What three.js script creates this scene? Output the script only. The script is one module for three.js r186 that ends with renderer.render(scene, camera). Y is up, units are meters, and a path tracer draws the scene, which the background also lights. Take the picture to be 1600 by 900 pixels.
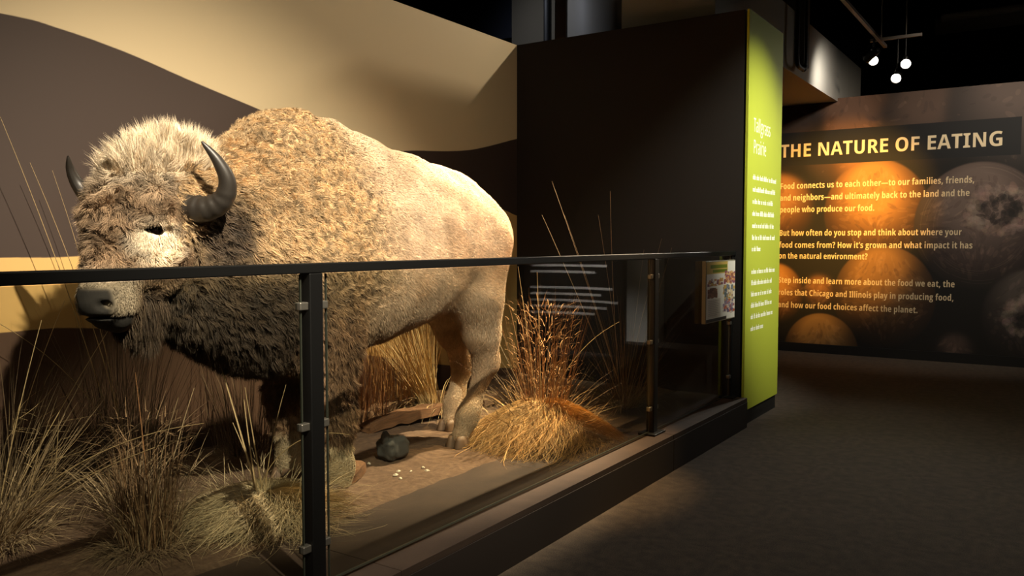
import * as THREE from 'three';
import { RoundedBoxGeometry } from 'three/addons/geometries/RoundedBoxGeometry.js';
import { mergeGeometries } from 'three/addons/utils/BufferGeometryUtils.js';
import { RectAreaLightUniformsLib } from 'three/addons/lights/RectAreaLightUniformsLib.js';
import { createNoise3D, createNoise2D } from 'simplex-noise';

// ------------------------------------------------------------------ camera, exposure, light settings
const scene = new THREE.Scene();
scene.background = new THREE.Color(0x000000);
const camera = new THREE.PerspectiveCamera(2 * Math.atan(450 / 1290) * 180 / Math.PI, 16 / 9, 0.05, 60);
camera.rotation.order = 'YXZ';
camera.position.set(0, 1.37, 0);
camera.rotation.set(-3.1946 * Math.PI / 180, 33.495 * Math.PI / 180, 0);
scene.add(camera);
const renderer = new THREE.WebGLRenderer({ antialias: true });
renderer.toneMapping = THREE.LinearToneMapping;
renderer.toneMappingExposure = 1.0;
renderer.shadowMap.enabled = true;
RectAreaLightUniformsLib.init();

// every spot lamp: where it hangs, what it aims at, colour (linear), candela, half cone (degrees), penumbra, ceiling or track height above it
const LAMPS = [
  { at: [0.45, 3.85, -0.9], to: [-2.75, 1.45, -2.4], color: [1, 0.87, 0.66], cd: 180, cone: 24, pen: 0.9, label: 'black track spotlight above the aisle aimed at the animal head' },
  { at: [-1.7, 4.05, -5.8], to: [-2.78, 1.15, -4.0], color: [1, 0.77, 0.48], cd: 320, cone: 18, pen: 0.55, label: 'black track spotlight above the railing end aimed at the hind legs' },
  { at: [-1.45, 4.1, -4.9], to: [-2.42, 0.35, -4.08], color: [1, 0.64, 0.28], cd: 105, cone: 14, pen: 1, label: 'black track spotlight above the railing aimed at the golden grass mound' },
  { at: [-2.7, 4.2, -7.35], to: [-3.5, 2.2, -4.2], color: [1, 0.84, 0.6], cd: 18, cone: 34, pen: 0.9, label: 'black track spotlight behind the dark partition aimed over its top' },
  { at: [-0.35, 3.9, -2.6], to: [-3.6, 2.25, -3.5], color: [1, 0.84, 0.62], cd: 13, cone: 44, pen: 1, label: 'black track spotlight above the aisle washing the painted wall' },
  { at: [-0.6, 3.9, 2.0], to: [-3.3, 1.1, -1.9], color: [1, 0.84, 0.62], cd: 16, cone: 22, pen: 1, label: 'black track spotlight behind the visitor aimed at the front grass' },
  { at: [0.6, 4.2, -5.0], to: [-1.93, 1.65, -6.45], color: [1, 0.97, 0.80], cd: 85, cone: 17, pen: 1, label: 'black track spotlight aimed at the lime green text panel' },
  { at: [-0.6, 3.55, -7.2], to: [-2.25, 1.75, -10.5], color: [1, 0.50, 0.07], cd: 190, cone: 17, pen: 1, label: 'black track spotlight with amber filter aimed at the printed wall' },
  { at: [0.3, 4.0, -8.0], to: [-0.9, 2.0, -10.5], color: [1, 0.87, 0.70], cd: 28, cone: 36, pen: 1, label: 'black track spotlight aimed at the right half of the printed wall' },
];

// ------------------------------------------------------------------ helpers
function rng(seed) { let a = seed >>> 0; return () => { a = (a + 0x6D2B79F5) | 0; let t = Math.imul(a ^ (a >>> 15), 1 | a); t = (t + Math.imul(t ^ (t >>> 7), 61 | t)) ^ t; return ((t ^ (t >>> 14)) >>> 0) / 4294967296; }; }
const noise3 = createNoise3D(rng(11)), noise2 = createNoise2D(rng(12));
const V = (x, y, z) => new THREE.Vector3(x, y, z);
const lerp = (a, b, t) => a + (b - a) * t, clamp = (x, a, b) => Math.min(b, Math.max(a, x));
const sstep = (a, b, x) => { const t = clamp((x - a) / (b - a), 0, 1); return t * t * (3 - 2 * t); };
const used = new Map();
function numbered(name) { const n = used.get(name) ?? 0; used.set(name, n + 1); return n ? `${name}_${String(n).padStart(3, '0')}` : name; }
function mat(color, rough = 0.8, extra = {}) { const m = new THREE.MeshStandardMaterial({ roughness: rough, ...extra }); if (Array.isArray(color)) m.color.setRGB(...color); else m.color.set(color); return m; }
function shade(o) { o.castShadow = o.receiveShadow = true; return o; }
function thing(name, label, category, [x, y, z] = [0, 0, 0], group) {
  const o = new THREE.Group(); o.name = numbered(name); o.position.set(x, y, z); o.userData = { label, category };
  if (group) o.userData.group = group; scene.add(o); return o;
}
function part(name, geo, m, parent, pos, label) {
  const o = shade(new THREE.Mesh(geo, m)); o.name = name; if (pos) o.position.set(...pos); if (label) o.userData.label = label; parent.add(o); return o;
}
function struct(name, geo, m, pos, label) {
  const o = shade(new THREE.Mesh(geo, m)); o.name = name; if (pos) o.position.set(...pos); o.userData.kind = 'structure'; if (label) o.userData.label = label; scene.add(o); return o;
}
const box = (w, h, d) => new THREE.BoxGeometry(w, h, d);
const rbox = (w, h, d, r = 0.004) => new RoundedBoxGeometry(w, h, d, 2, r);
function tubeGeo(pts, r, seg = 24, rad = 6, closed = false) { return new THREE.TubeGeometry(new THREE.CatmullRomCurve3(pts.map((p) => V(...p)), closed), seg, r, rad, closed); }
function taperTube(pts, radius, seg = 28, rad = 12) {
  const c = new THREE.CatmullRomCurve3(pts.map((p) => V(...p))), g = new THREE.TubeGeometry(c, seg, 1, rad, false), pos = g.attributes.position;
  for (let i = 0; i <= seg; i++) { const p = c.getPointAt(i / seg), r = radius(i / seg); for (let j = 0; j <= rad; j++) { const k = i * (rad + 1) + j; pos.setXYZ(k, p.x + (pos.getX(k) - p.x) * r, p.y + (pos.getY(k) - p.y) * r, p.z + (pos.getZ(k) - p.z) * r); } }
  g.computeVertexNormals(); return g;
}
function rod(a, b, r, rad = 8) { const A = V(...a), B = V(...b), g = new THREE.CylinderGeometry(r, r, A.distanceTo(B), rad); g.applyQuaternion(new THREE.Quaternion().setFromUnitVectors(V(0, 1, 0), B.clone().sub(A).normalize())); g.translate(...A.add(B).multiplyScalar(0.5).toArray()); return g; }
function noiseTexture(size, fn, repeat = 1, srgb = true) {
  const d = new Uint8Array(size * size * 4);
  for (let y = 0; y < size; y++) for (let x = 0; x < size; x++) { const c = fn(x / size, y / size), k = (y * size + x) * 4; d[k] = clamp(c[0], 0, 255); d[k + 1] = clamp(c[1], 0, 255); d[k + 2] = clamp(c[2], 0, 255); d[k + 3] = 255; }
  const t = new THREE.DataTexture(d, size, size); t.wrapS = t.wrapT = THREE.RepeatWrapping; t.magFilter = THREE.LinearFilter; t.minFilter = THREE.LinearMipmapLinearFilter; t.generateMipmaps = true; t.repeat.set(repeat, repeat);
  if (srgb) t.colorSpace = THREE.SRGBColorSpace; t.needsUpdate = true; return t;
}
const wrapNoise = (u, v, f) => { const a = u * 2 * Math.PI, b = v * 2 * Math.PI, r = f / (2 * Math.PI); return 0.5 * (noise3(Math.cos(a) * r + 3, Math.sin(a) * r, Math.cos(b) * r + 1.7 * Math.sin(b) * r) + noise3(Math.cos(b) * r + 9, Math.sin(b) * r + 5, Math.sin(a) * r - 1.7 * Math.cos(a) * r)); };
function canvasTexture(w, h, draw) { const c = document.createElement('canvas'); c.width = w; c.height = h; draw(c.getContext('2d'), w, h); const t = new THREE.CanvasTexture(c); t.colorSpace = THREE.SRGBColorSpace; t.anisotropy = 8; return t; }

const M = {
  black: mat(0x15120f, 0.75), blackMetal: mat(0x121212, 0.42, { metalness: 0.3 }), ceiling: mat(0x17150f, 0.95), steel: mat(0x8d8980, 0.4, { metalness: 0.85 }),
  partition: mat(0x18120e, 0.85), riser: mat(0x241a13, 0.8), duct: mat(0x8b8780, 0.6), conduit: mat(0x100f0e, 0.6), grey: mat(0x9a968e, 0.85), blue: mat(0x30333f, 0.9),
};

// ------------------------------------------------------------------ the room
const carpet = noiseTexture(512, (u, v) => { const r = noise2(u * 512, v * 512) * 16 + noise2(u * 190, v * 190) * 12 + wrapNoise(u, v, 10) * 8; return [66 + r * 1.5, 56 + r * 1.4, 46 + r * 1.2]; }, 1);
const floorGeo = new THREE.PlaneGeometry(14, 20, 1, 1); floorGeo.rotateX(-Math.PI / 2);
{ const uv = floorGeo.attributes.uv; for (let i = 0; i < uv.count; i++) uv.setXY(i, uv.getX(i) * 14 / 0.9, uv.getY(i) * 20 / 0.9); }
const carpetMat = mat(0xffffff, 0.97, { map: carpet, bumpMap: carpet, bumpScale: 0.004 });
struct('floor', floorGeo, carpetMat, [-1.5, 0, -5]);
struct('floor', box(14, 0.2, 20), M.black, [-1.5, -0.102, -5]).name = 'floor_slab';
struct('ceiling', box(14, 0.2, 20), M.ceiling, [-1.5, 4.9, -5]);
struct('wall_near', box(14, 4.9, 0.2), M.black, [-1.5, 2.4, 5.1]);
struct('wall_right', box(0.2, 4.9, 20), M.black, [5.6, 2.4, -5]);
struct('wall_outer', box(0.2, 4.9, 20), M.black, [-8.6, 2.4, -5]);
struct('wall_end', box(14, 4.9, 0.2), M.black, [-1.5, 2.4, -15.1]);

// the painted wall behind the animal: four bands of flat paint with curved edges
const MZ0 = 1.2, MZ1 = -6.0, MH = 3.05;
const mural = canvasTexture(2048, 868, (g, w, h) => {
  const X = (z) => (MZ0 - z) / (MZ0 - MZ1) * w, Y = (y) => (1 - y / MH) * h;
  const edge = (pts, color) => { const c = new THREE.SplineCurve(pts.map(([z, y]) => new THREE.Vector2(X(z), Y(y)))); g.fillStyle = color; g.beginPath(); g.moveTo(-10, h + 10); for (const p of c.getPoints(200)) g.lineTo(p.x, p.y); g.lineTo(w + 10, h + 10); g.fill(); };
  g.fillStyle = '#c2af8c'; g.fillRect(0, 0, w, h);
  edge([[1.3, 1.9], [0, 2.15], [-1, 2.33], [-1.83, 2.375], [-2.11, 2.362], [-2.43, 2.315], [-2.79, 2.236], [-3.21, 2.15], [-3.8, 2.03], [-4.3, 2.0], [-4.63, 2.03], [-5.3, 2.095], [-5.95, 2.244], [-6.1, 2.28]], '#392c26');
  edge([[1.3, 1.33], [-1, 1.30], [-1.8, 1.30], [-2.17, 1.303], [-3, 1.36], [-4, 1.6], [-5, 1.75], [-5.74, 1.65], [-5.95, 1.606], [-6.1, 1.58]], '#c9a263');
  edge([[1.3, 0.9], [-0.5, 0.95], [-1.78, 0.965], [-2.16, 0.955], [-2.75, 0.872], [-3.4, 0.76], [-4.12, 0.60], [-5, 0.42], [-6.1, 0.25]], '#4c3527');
});
{
  const m = mat(0xffffff, 0.72, { map: mural }), w = box(0.12, MH, MZ0 - MZ1);
  const o = struct('wall_left', w, M.partition, [-3.98, MH / 2, (MZ0 + MZ1) / 2]);
  const f = new THREE.PlaneGeometry(MZ0 - MZ1, MH); f.rotateY(Math.PI / 2); f.translate(-3.9195, MH / 2, (MZ0 + MZ1) / 2);
  f.translate(3.98, -MH / 2, -(MZ0 + MZ1) / 2); part('painted_face', f, m, o);
}
// dark partition whose end carries the lime panel
struct('wall_back', box(1.99, MH, 0.86), M.partition, [-2.94, MH / 2, -6.43]);
struct('baseboard_back', box(0.02, 0.115, 0.86), M.black, [-1.935, 0.0575, -6.43]);

// ------------------------------------------------------------------ lime panel
{
  const t = canvasTexture(512, 1760, (g, w, h) => {
    g.fillStyle = '#b3bd2f'; g.fillRect(0, 0, w, h);
    g.fillStyle = '#fbfbe8'; g.textBaseline = 'alphabetic';
    const Y = (y) => (3.05 - y) / (3.05 - 0.115) * h;
    g.font = '84px sans-serif'; for (const [txt, y, wd] of [['Tallgrass', 2.19, 250], ['Prairie', 2.03, 190]]) { g.save(); g.translate(78, Y(y)); g.scale(wd / g.measureText(txt).width, 1); g.fillText(txt, 0, 0); g.restore(); }
    const r = rng(5);
    const line = (y, wd) => { let x = 78; while (x < 78 + wd) { const l = 16 + r() * 44; for (let k = 0; k < l - 8; k += 8) { const a = 15 + (r() < 0.3 ? 8 : 0); g.fillRect(x + k, Y(y) - a, 6, a); g.fillRect(x + k, Y(y) - 15, 8, 6); g.fillRect(x + k, Y(y) - 5, 8, 5); } x += l + 5; } };
    [[1.835, 350], [1.745, 330], [1.655, 300], [1.565, 330], [1.475, 325], [1.385, 310], [1.30, 110]].forEach(([y, l]) => line(y, l));
    [[1.13, 330], [1.045, 285], [0.96, 310], [0.875, 315], [0.79, 305], [0.70, 185]].forEach(([y, l]) => line(y, l));
  });
  const p = thing('text_panel', 'tall lime green panel with small white text on the partition end', 'wall panel', [-1.92, 0.115, -6.43]);
  part('panel_board', box(0.018, 2.935, 0.87), mat(0xa4ad2c, 0.6), p, [0, 1.4675, 0]);
  const f = new THREE.PlaneGeometry(0.868, 2.933); f.rotateY(Math.PI / 2); part('printed_face', f, mat(0xffffff, 0.95, { map: t }), p, [0.0096, 1.4675, 0]);
}

// ------------------------------------------------------------------ printed introduction wall
const NX0 = -3.3, NX1 = 0.42, NH = 3.1;
{
  const t = canvasTexture(2048, 1587, (g, w, h) => {
    const X = (x) => (x - NX0) / (NX1 - NX0) * w, Y = (y) => (1 - y / NH) * h, S = w / (NX1 - NX0);
    g.fillStyle = '#0f0b09'; g.fillRect(0, 0, w, h);
    const r = rng(77);
    // photographic print of round fruits and roots: soft discs with mottled skin
    const ball = (x, y, rad, col, edge, blur, mottle) => {
      const gr = g.createRadialGradient(X(x) - rad * S * 0.1, Y(y) - rad * S * 0.55, rad * S * 0.05, X(x), Y(y) - rad * S * 0.25, rad * S * 1.3);
      gr.addColorStop(0, col); gr.addColorStop(0.3, col); gr.addColorStop(0.75, edge); gr.addColorStop(1, '#0f0b09'); g.filter = `blur(${Math.max(2, blur * 60)}px)`;
      g.fillStyle = gr; g.beginPath(); g.arc(X(x), Y(y), rad * S, 0, 7); g.fill(); g.filter = 'none';
      for (let k = 0; k < mottle; k++) { const a = r() * 6.283, d = Math.sqrt(r()) * rad * 0.86; g.fillStyle = r() < 0.5 ? 'rgba(20,12,8,0.10)' : 'rgba(235,200,160,0.07)'; g.beginPath(); g.ellipse(X(x + Math.cos(a) * d), Y(y + Math.sin(a) * d), (0.01 + r() * 0.05) * S, (0.006 + r() * 0.02) * S, a, 0, 7); g.fill(); }
    };
    ball(-2.1, 2.62, 0.62, '#6b4a34', '#3a281d', 0.35, 60); ball(-1.3, 2.75, 0.5, '#574338', '#2c211b', 0.45, 40); ball(-0.35, 2.85, 0.75, '#5b4c45', '#2d2522', 0.45, 60); ball(-2.95, 2.8, 0.5, '#4a3527', '#2a1d15', 0.4, 30);
    ball(-2.95, 1.78, 0.42, '#9a6a3c', '#3c2413', 0.3, 50);
    ball(-2.0, 2.25, 0.36, '#8a5c30', '#3a2413', 0.4, 40);
    ball(-1.83, 1.72, 0.58, '#a8763c', '#3b220f', 0.08, 180);
    ball(-0.75, 1.55, 0.66, '#6b5a52', '#332724', 0.06, 300);
    ball(-1.72, 0.72, 0.56, '#8a6336', '#2f1d0e', 0.06, 260);
    ball(-3.0, 0.72, 0.36, '#b07a3c', '#4a2c12', 0.12, 80); ball(-2.45, 0.75, 0.2, '#8a5c30', '#3a2413', 0.3, 40);
    ball(-2.42, 0.02, 0.44, '#8f6b3c', '#3a2612', 0.06, 160);
    ball(-0.2, 0.55, 0.5, '#4d443f', '#1d1715', 0.15, 160); ball(-0.95, 0.12, 0.2, '#4a3a33', '#1d1613', 0.3, 40);
    // the hollow crowns of the two roots on the right
    const crown = (x, y, rad) => { for (let k = 0; k < 220; k++) { const a = r() * 6.283, d = rad * (0.1 + 0.9 * Math.sqrt(r())); g.fillStyle = d < rad * 0.62 ? `rgba(14,9,8,${0.12 + r() * 0.25})` : `rgba(${150 + r() * 40},${130 + r() * 30},${118 + r() * 30},${0.05 + r() * 0.12})`; g.beginPath(); g.ellipse(X(x + Math.cos(a) * d), Y(y + Math.sin(a) * d * 0.8), (0.02 + r() * 0.05) * S, (0.015 + r() * 0.03) * S, r() * 6.28, 0, 7); g.fill(); } };
    crown(-0.55, 1.72, 0.34); crown(-0.2, 0.55, 0.3);
    for (let k = 0; k < 40; k++) { g.strokeStyle = 'rgba(215,190,165,0.10)'; g.lineWidth = 1 + r() * 3; g.beginPath(); const a0 = r() * 6.28; g.arc(X(-0.75), Y(1.55), (0.4 + r() * 0.24) * S, a0, a0 + 0.3 + r() * 0.7); g.stroke(); }
    // dark title band and the lettering
    g.fillStyle = '#0d0d10'; g.fillRect(0, Y(2.725), X(-0.376), Y(2.317) - Y(2.725));
    g.fillStyle = '#e6d3ae'; g.textBaseline = 'alphabetic';
    const fit = (txt, x0, x1, y, px, font) => { g.font = `${font} ${px}px sans-serif`; const sx = (X(x1) - X(x0)) / g.measureText(txt).width; g.save(); g.translate(X(x0), Y(y)); g.scale(sx, 1); g.fillText(txt, 0, 0); g.restore(); };
    fit('THE NATURE OF EATING', -2.955, -0.536, 2.422, 115, 'bold');
    g.fillStyle = '#dcc7a0';
    const rows = [['Food connects us to each other—to our families, friends,', -0.805, 2.03], ['and neighbors—and ultimately back to the land and the', -0.849, 1.885], ['people who produce our food.', -1.836, 1.738], ['But how often do you stop and think about where your', -0.918, 1.447], ['food comes from? How it’s grown and what impact it has', -0.805, 1.297], ['on the natural environment?', -1.9, 1.16], ['Step inside and learn more about the food we eat, the', -0.97, 0.855], ['roles that Chicago and Illinois play in producing food,', -0.976, 0.70], ['and how our food choices affect the planet.', -1.342, 0.545]];
    for (const [txt, x1, y] of rows) fit(txt, -2.95, x1, y, 52, 'bold');
  });
  const o = struct('wall_far', box(NX1 - NX0, NH, 0.14), M.black, [(NX0 + NX1) / 2, NH / 2, -10.63]);
  const f = new THREE.PlaneGeometry(NX1 - NX0, NH); part('printed_face', f, mat(0xffffff, 0.7, { map: t }), o, [0, 0, 0.0705], 'fruit photograph with a large title and three paragraphs');
  struct('baseboard_far', box(NX1 - NX0, 0.11, 0.02), mat(0x0d0b0a, 0.7), [(NX0 + NX1) / 2, 0.055, -10.548]);
}

// ------------------------------------------------------------------ platform
const PY = 0.22, deckMap = noiseTexture(512, (u, v) => { const r = noise2(u * 300, v * 300) * 5 + wrapNoise(u, v, 6) * 9 + wrapNoise(u, v, 22) * 5; return [56 + r, 41 + r * 0.9, 30 + r * 0.8]; }, 1);
const deckMat = mat(0xffffff, 0.8, { map: deckMap });
{
  const pf = new THREE.Group(); pf.name = 'platform'; pf.userData.kind = 'structure'; scene.add(pf);
  const zs = [1.2, -2.149, -4.6, -5.998];
  for (let i = 0; i < 3; i++) { const l = zs[i] - zs[i + 1] - 0.004; part('deck_panel', rbox(2.035, 0.03, l, 0.002), deckMat, pf, [-2.9025, PY - 0.015, (zs[i] + zs[i + 1]) / 2]); }
  for (let i = 0; i < 3; i++) { const l = zs[i] - zs[i + 1] - 0.003; part('riser_panel', rbox(0.02, 0.19, l, 0.002), M.riser, pf, [-1.893, 0.095, (zs[i] + zs[i + 1]) / 2]); }
  part('platform_core', box(2.0, 0.186, 7.18), M.black, pf, [-2.91, 0.094, -2.4]);
}
// packed soil with low heaps
const soilHeight = (x, z) => {
  const e = sstep(-2.33, -2.55, x);
  let h = e * (0.004 + 0.006 * noise2(x * 3, z * 3) + 0.003 * noise2(x * 11, z * 11) + 0.0015 * noise2(x * 40, z * 40));
  const heap = (hx, hz, a, rx, rz) => a * Math.exp(-(((x - hx) / rx) ** 2) - ((z - hz) / rz) ** 2);
  h += heap(-3.1, -3.35, 0.05, 0.24, 0.34) + heap(-3.62, -3.9, 0.035, 0.18, 0.6) + heap(-3.5, -1.7, 0.05, 0.4, 0.5) + 0;
  return PY - 0.005 + 0.008 * e + h * e * e;
};
{
  const nx = 150, nz = 330, g = new THREE.PlaneGeometry(1.9, 5.2, nx, nz); g.rotateX(-Math.PI / 2); g.translate(-2.96, 0, -3.38);
  const p = g.attributes.position, uv = g.attributes.uv; for (let i = 0; i < p.count; i++) { p.setY(i, soilHeight(p.getX(i), p.getZ(i))); uv.setXY(i, p.getX(i) / 0.6, p.getZ(i) / 0.6); }
  g.computeVertexNormals();
  const soil = noiseTexture(512, (u, v) => { const r = noise2(u * 260, v * 260) * 14 + wrapNoise(u, v, 12) * 16 + wrapNoise(u, v, 40) * 10; return [92 + r, 71 + r * 0.9, 54 + r * 0.75]; }, 1);
  struct('soil_ground', g, mat(0xffffff, 0.95, { map: soil, bumpMap: soil, bumpScale: 0.006 }));
}

// ------------------------------------------------------------------ glass railing
const GX = -2.01;
const glassMat = new THREE.MeshPhysicalMaterial({ color: 0xc8cbc4, roughness: 0.02, transmission: 1, thickness: 0, ior: 1.5 });
{
  const r = thing('glass_railing', 'black metal railing with clear glass panes along the platform edge', 'railing', [GX, PY, -3]);
  const Z = (z) => z + 3;
  part('handrail', rbox(0.05, 0.032, 7.1, 0.004), M.blackMetal, r, [0, 1.066, Z(-2.45)]);
  const posts = [-1.862, -4.562, -5.965], clampY = [0.945, 0.555, 0.155];
  posts.forEach((z, i) => {
    const post = part('post', rbox(i === 2 ? 0.03 : 0.05, 1.05, i === 2 ? 0.03 : 0.056, 0.004), M.blackMetal, r, [0, 0.525, Z(z)]);
    part('base_plate', rbox(0.11, 0.012, 0.16, 0.003), M.blackMetal, post, [0, -0.519, 0]);
    for (const y of clampY) for (const s of i === 2 ? [1] : [-1, 1]) part('clamp', rbox(0.026, 0.026, 0.036, 0.004), M.steel, post, [0.002, y - 0.525, s * (i === 2 ? 0.03 : 0.042)], 'brushed steel glass clamp');
  });
  for (const [a, b] of [[0.6, -1.815], [-1.925, -4.51], [-4.61, -5.93]]) {
    const pane = part('glass_pane', new THREE.PlaneGeometry(a - b, 1.03).rotateY(Math.PI / 2), glassMat, r, [0, 0.532, Z((a + b) / 2)]);
    const edge = mat(0x34372f, 0.3); 
    part('pane_edge', box(0.009, 0.006, a - b), edge, pane, [0, -0.515, 0]);
    for (const s of [-1, 1]) part('pane_edge', box(0.008, 1.03, 0.003), edge, pane, [0, 0, s * (a - b) / 2]);
  }
}
// information card on the last pane
{
  const t = canvasTexture(384, 272, (g, w, h) => {
    g.fillStyle = '#e6e0d6'; g.fillRect(0, 0, w, h); const r = rng(9);
    g.fillStyle = '#c9a95a'; g.fillRect(0, 0, w * 0.72, h * 0.2); g.fillStyle = '#6d7a23'; g.fillRect(w * 0.12, h * 0.05, w * 0.58, h * 0.06); g.fillRect(w * 0.2, h * 0.13, w * 0.5, h * 0.05);
    const blot = (x, y, ww, hh, cols) => { for (let k = 0; k < 70; k++) { g.fillStyle = cols[Math.floor(r() * cols.length)]; g.fillRect((x + r() * ww) * w, (y + r() * hh) * h, 0.07 * w, 0.04 * h); } };
    blot(0.02, 0.27, 0.5, 0.1, ['#7b4a5b', '#c9a24e', '#e8e1d8', '#b98455']); blot(0.02, 0.43, 0.28, 0.14, ['#5d3324', '#6e4a33', '#8a5a40']);
    blot(0.58, 0.16, 0.38, 0.2, ['#c98a52', '#8b4a6a', '#d8b07a', '#93574a']); blot(0.56, 0.4, 0.4, 0.25, ['#d9c3a0', '#7a7f8e', '#a7896d', '#c8a24d', '#5b6a70']); blot(0.55, 0.66, 0.4, 0.22, ['#b95c3c', '#6d5f7b', '#c9b9ad', '#8b7c92']);
    g.fillStyle = '#cfc4b8'; g.fillRect(w * 0.03, h * 0.62, w * 0.45, h * 0.32); g.fillStyle = '#9d948a'; for (let k = 0; k < 9; k++) g.fillRect(w * 0.06, h * (0.65 + k * 0.03), w * (0.3 + 0.08 * r()), h * 0.008);
    g.fillStyle = '#3c3430'; g.fillRect(0, h * 0.95, w * 0.7, h * 0.05);
  });
  const c = thing('information_card', 'small framed information card with colour pictures fixed to the glass', 'sign', [-1.985, 0.815, -5.64]);
  part('card_holder', rbox(0.03, 0.425, 0.6, 0.004), mat(0x8d8674, 0.5), c, [0, 0.2125, 0]);
  const f = new THREE.PlaneGeometry(0.58, 0.41); f.rotateY(Math.PI / 2); part('printed_sheet', f, mat(0xffffff, 0.5, { map: t }), c, [0.0156, 0.2125, 0]);
}

// ------------------------------------------------------------------ the bison: signed distance fields meshed as one continuous skin
function surfaceNets(f, lo, hi, h) {
  const n = [0, 1, 2].map((k) => Math.ceil((hi[k] - lo[k]) / h) + 1), [nx, ny, nz] = n, vals = new Float32Array(nx * ny * nz);
  for (let k = 0, i = 0; k < nz; k++) for (let j = 0; j < ny; j++) for (let a = 0; a < nx; a++, i++) vals[i] = f(lo[0] + a * h, lo[1] + j * h, lo[2] + k * h);
  const pos = [], idx = [], map = new Int32Array(nx * ny * nz).fill(-1), at = (a, j, k) => (k * ny + j) * nx + a;
  const C = [[0, 0, 0], [1, 0, 0], [0, 1, 0], [1, 1, 0], [0, 0, 1], [1, 0, 1], [0, 1, 1], [1, 1, 1]], E = [[0, 1], [2, 3], [4, 5], [6, 7], [0, 2], [1, 3], [4, 6], [5, 7], [0, 4], [1, 5], [2, 6], [3, 7]];
  for (let k = 0; k < nz - 1; k++) for (let j = 0; j < ny - 1; j++) for (let a = 0; a < nx - 1; a++) {
    let m = 0; const g = C.map(([x, y, z], q) => { const v = vals[at(a + x, j + y, k + z)]; if (v < 0) m |= 1 << q; return v; });
    if (m === 0 || m === 255) continue;
    let sx = 0, sy = 0, sz = 0, c = 0;
    for (const [p, q] of E) { if ((g[p] < 0) === (g[q] < 0)) continue; const t = g[p] / (g[p] - g[q]); sx += lerp(C[p][0], C[q][0], t); sy += lerp(C[p][1], C[q][1], t); sz += lerp(C[p][2], C[q][2], t); c++; }
    map[at(a, j, k)] = pos.length / 3; pos.push(lo[0] + (a + sx / c) * h, lo[1] + (j + sy / c) * h, lo[2] + (k + sz / c) * h);
  }
  const quad = (a, b, c, d, flip) => { if (a < 0 || b < 0 || c < 0 || d < 0) return; flip ? idx.push(a, c, b, a, d, c) : idx.push(a, b, c, a, c, d); };
  for (let k = 1; k < nz - 1; k++) for (let j = 1; j < ny - 1; j++) for (let a = 1; a < nx - 1; a++) {
    const v = vals[at(a, j, k)] < 0;
    if (v !== vals[at(a + 1, j, k)] < 0) quad(map[at(a, j - 1, k - 1)], map[at(a, j, k - 1)], map[at(a, j, k)], map[at(a, j - 1, k)], !v);
    if (v !== vals[at(a, j + 1, k)] < 0) quad(map[at(a - 1, j, k - 1)], map[at(a - 1, j, k)], map[at(a, j, k)], map[at(a, j, k - 1)], !v);
    if (v !== vals[at(a, j, k + 1)] < 0) quad(map[at(a - 1, j - 1, k)], map[at(a, j - 1, k)], map[at(a, j, k)], map[at(a - 1, j, k)], !v);
  }
  const g = new THREE.BufferGeometry(); g.setAttribute('position', new THREE.Float32BufferAttribute(pos, 3)); g.setIndex(idx); g.computeVertexNormals(); return g;
}
const smin = (a, b, k) => { const h = Math.max(k - Math.abs(a - b), 0) / k; return Math.min(a, b) - h * h * k * 0.25; };
function capsule(A, B, ra, rb) { // tapered capsule distance
  const [ax, ay, az] = A, bx = B[0] - ax, by = B[1] - ay, bz = B[2] - az, L = bx * bx + by * by + bz * bz;
  return (x, y, z) => { const px = x - ax, py = y - ay, pz = z - az, t = clamp((px * bx + py * by + pz * bz) / L, 0, 1); return Math.hypot(px - bx * t, py - by * t, pz - bz * t) - (ra + (rb - ra) * t); };
}
function ellipsoid(c, r) { const m = Math.min(...r); return (x, y, z) => { const k = Math.hypot((x - c[0]) / r[0], (y - c[1]) / r[1], (z - c[2]) / r[2]); return (k - 1) * m; }; }

const BX = -2.93;
// stations along the trunk: z, top, bottom, half width
const ST = [[-4.185, 1.39, 1.31, 0.02], [-4.16, 1.49, 1.2, 0.11], [-4.10, 1.575, 1.1, 0.185], [-3.96, 1.69, 1.04, 0.245], [-3.75, 1.765, 1.0, 0.285], [-3.5, 1.808, 0.95, 0.315], [-3.2, 1.855, 0.885, 0.345], [-2.95, 1.915, 0.845, 0.355], [-2.72, 1.955, 0.82, 0.34], [-2.52, 1.955, 0.82, 0.32], [-2.38, 1.895, 0.84, 0.30], [-2.25, 1.77, 0.88, 0.275], [-2.08, 1.58, 0.98, 0.24], [-1.97, 1.47, 1.08, 0.18], [-1.92, 1.38, 1.18, 0.08]];
const N = 400, tab = [];
{
  const cs = [1, 2, 3].map((k) => new THREE.SplineCurve(ST.map((s) => new THREE.Vector2(s[0], s[k]))));
  const dense = cs.map((c) => c.getPoints(1200));
  for (let i = 0; i <= N; i++) { const z = lerp(ST[0][0], ST[ST.length - 1][0], i / N); tab.push(dense.map((d) => { let a = 0; while (a < d.length - 2 && d[a + 1].x < z) a++; const t = clamp((z - d[a].x) / Math.max(1e-6, d[a + 1].x - d[a].x), 0, 1); return lerp(d[a].y, d[a + 1].y, t); })); }
}
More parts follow.
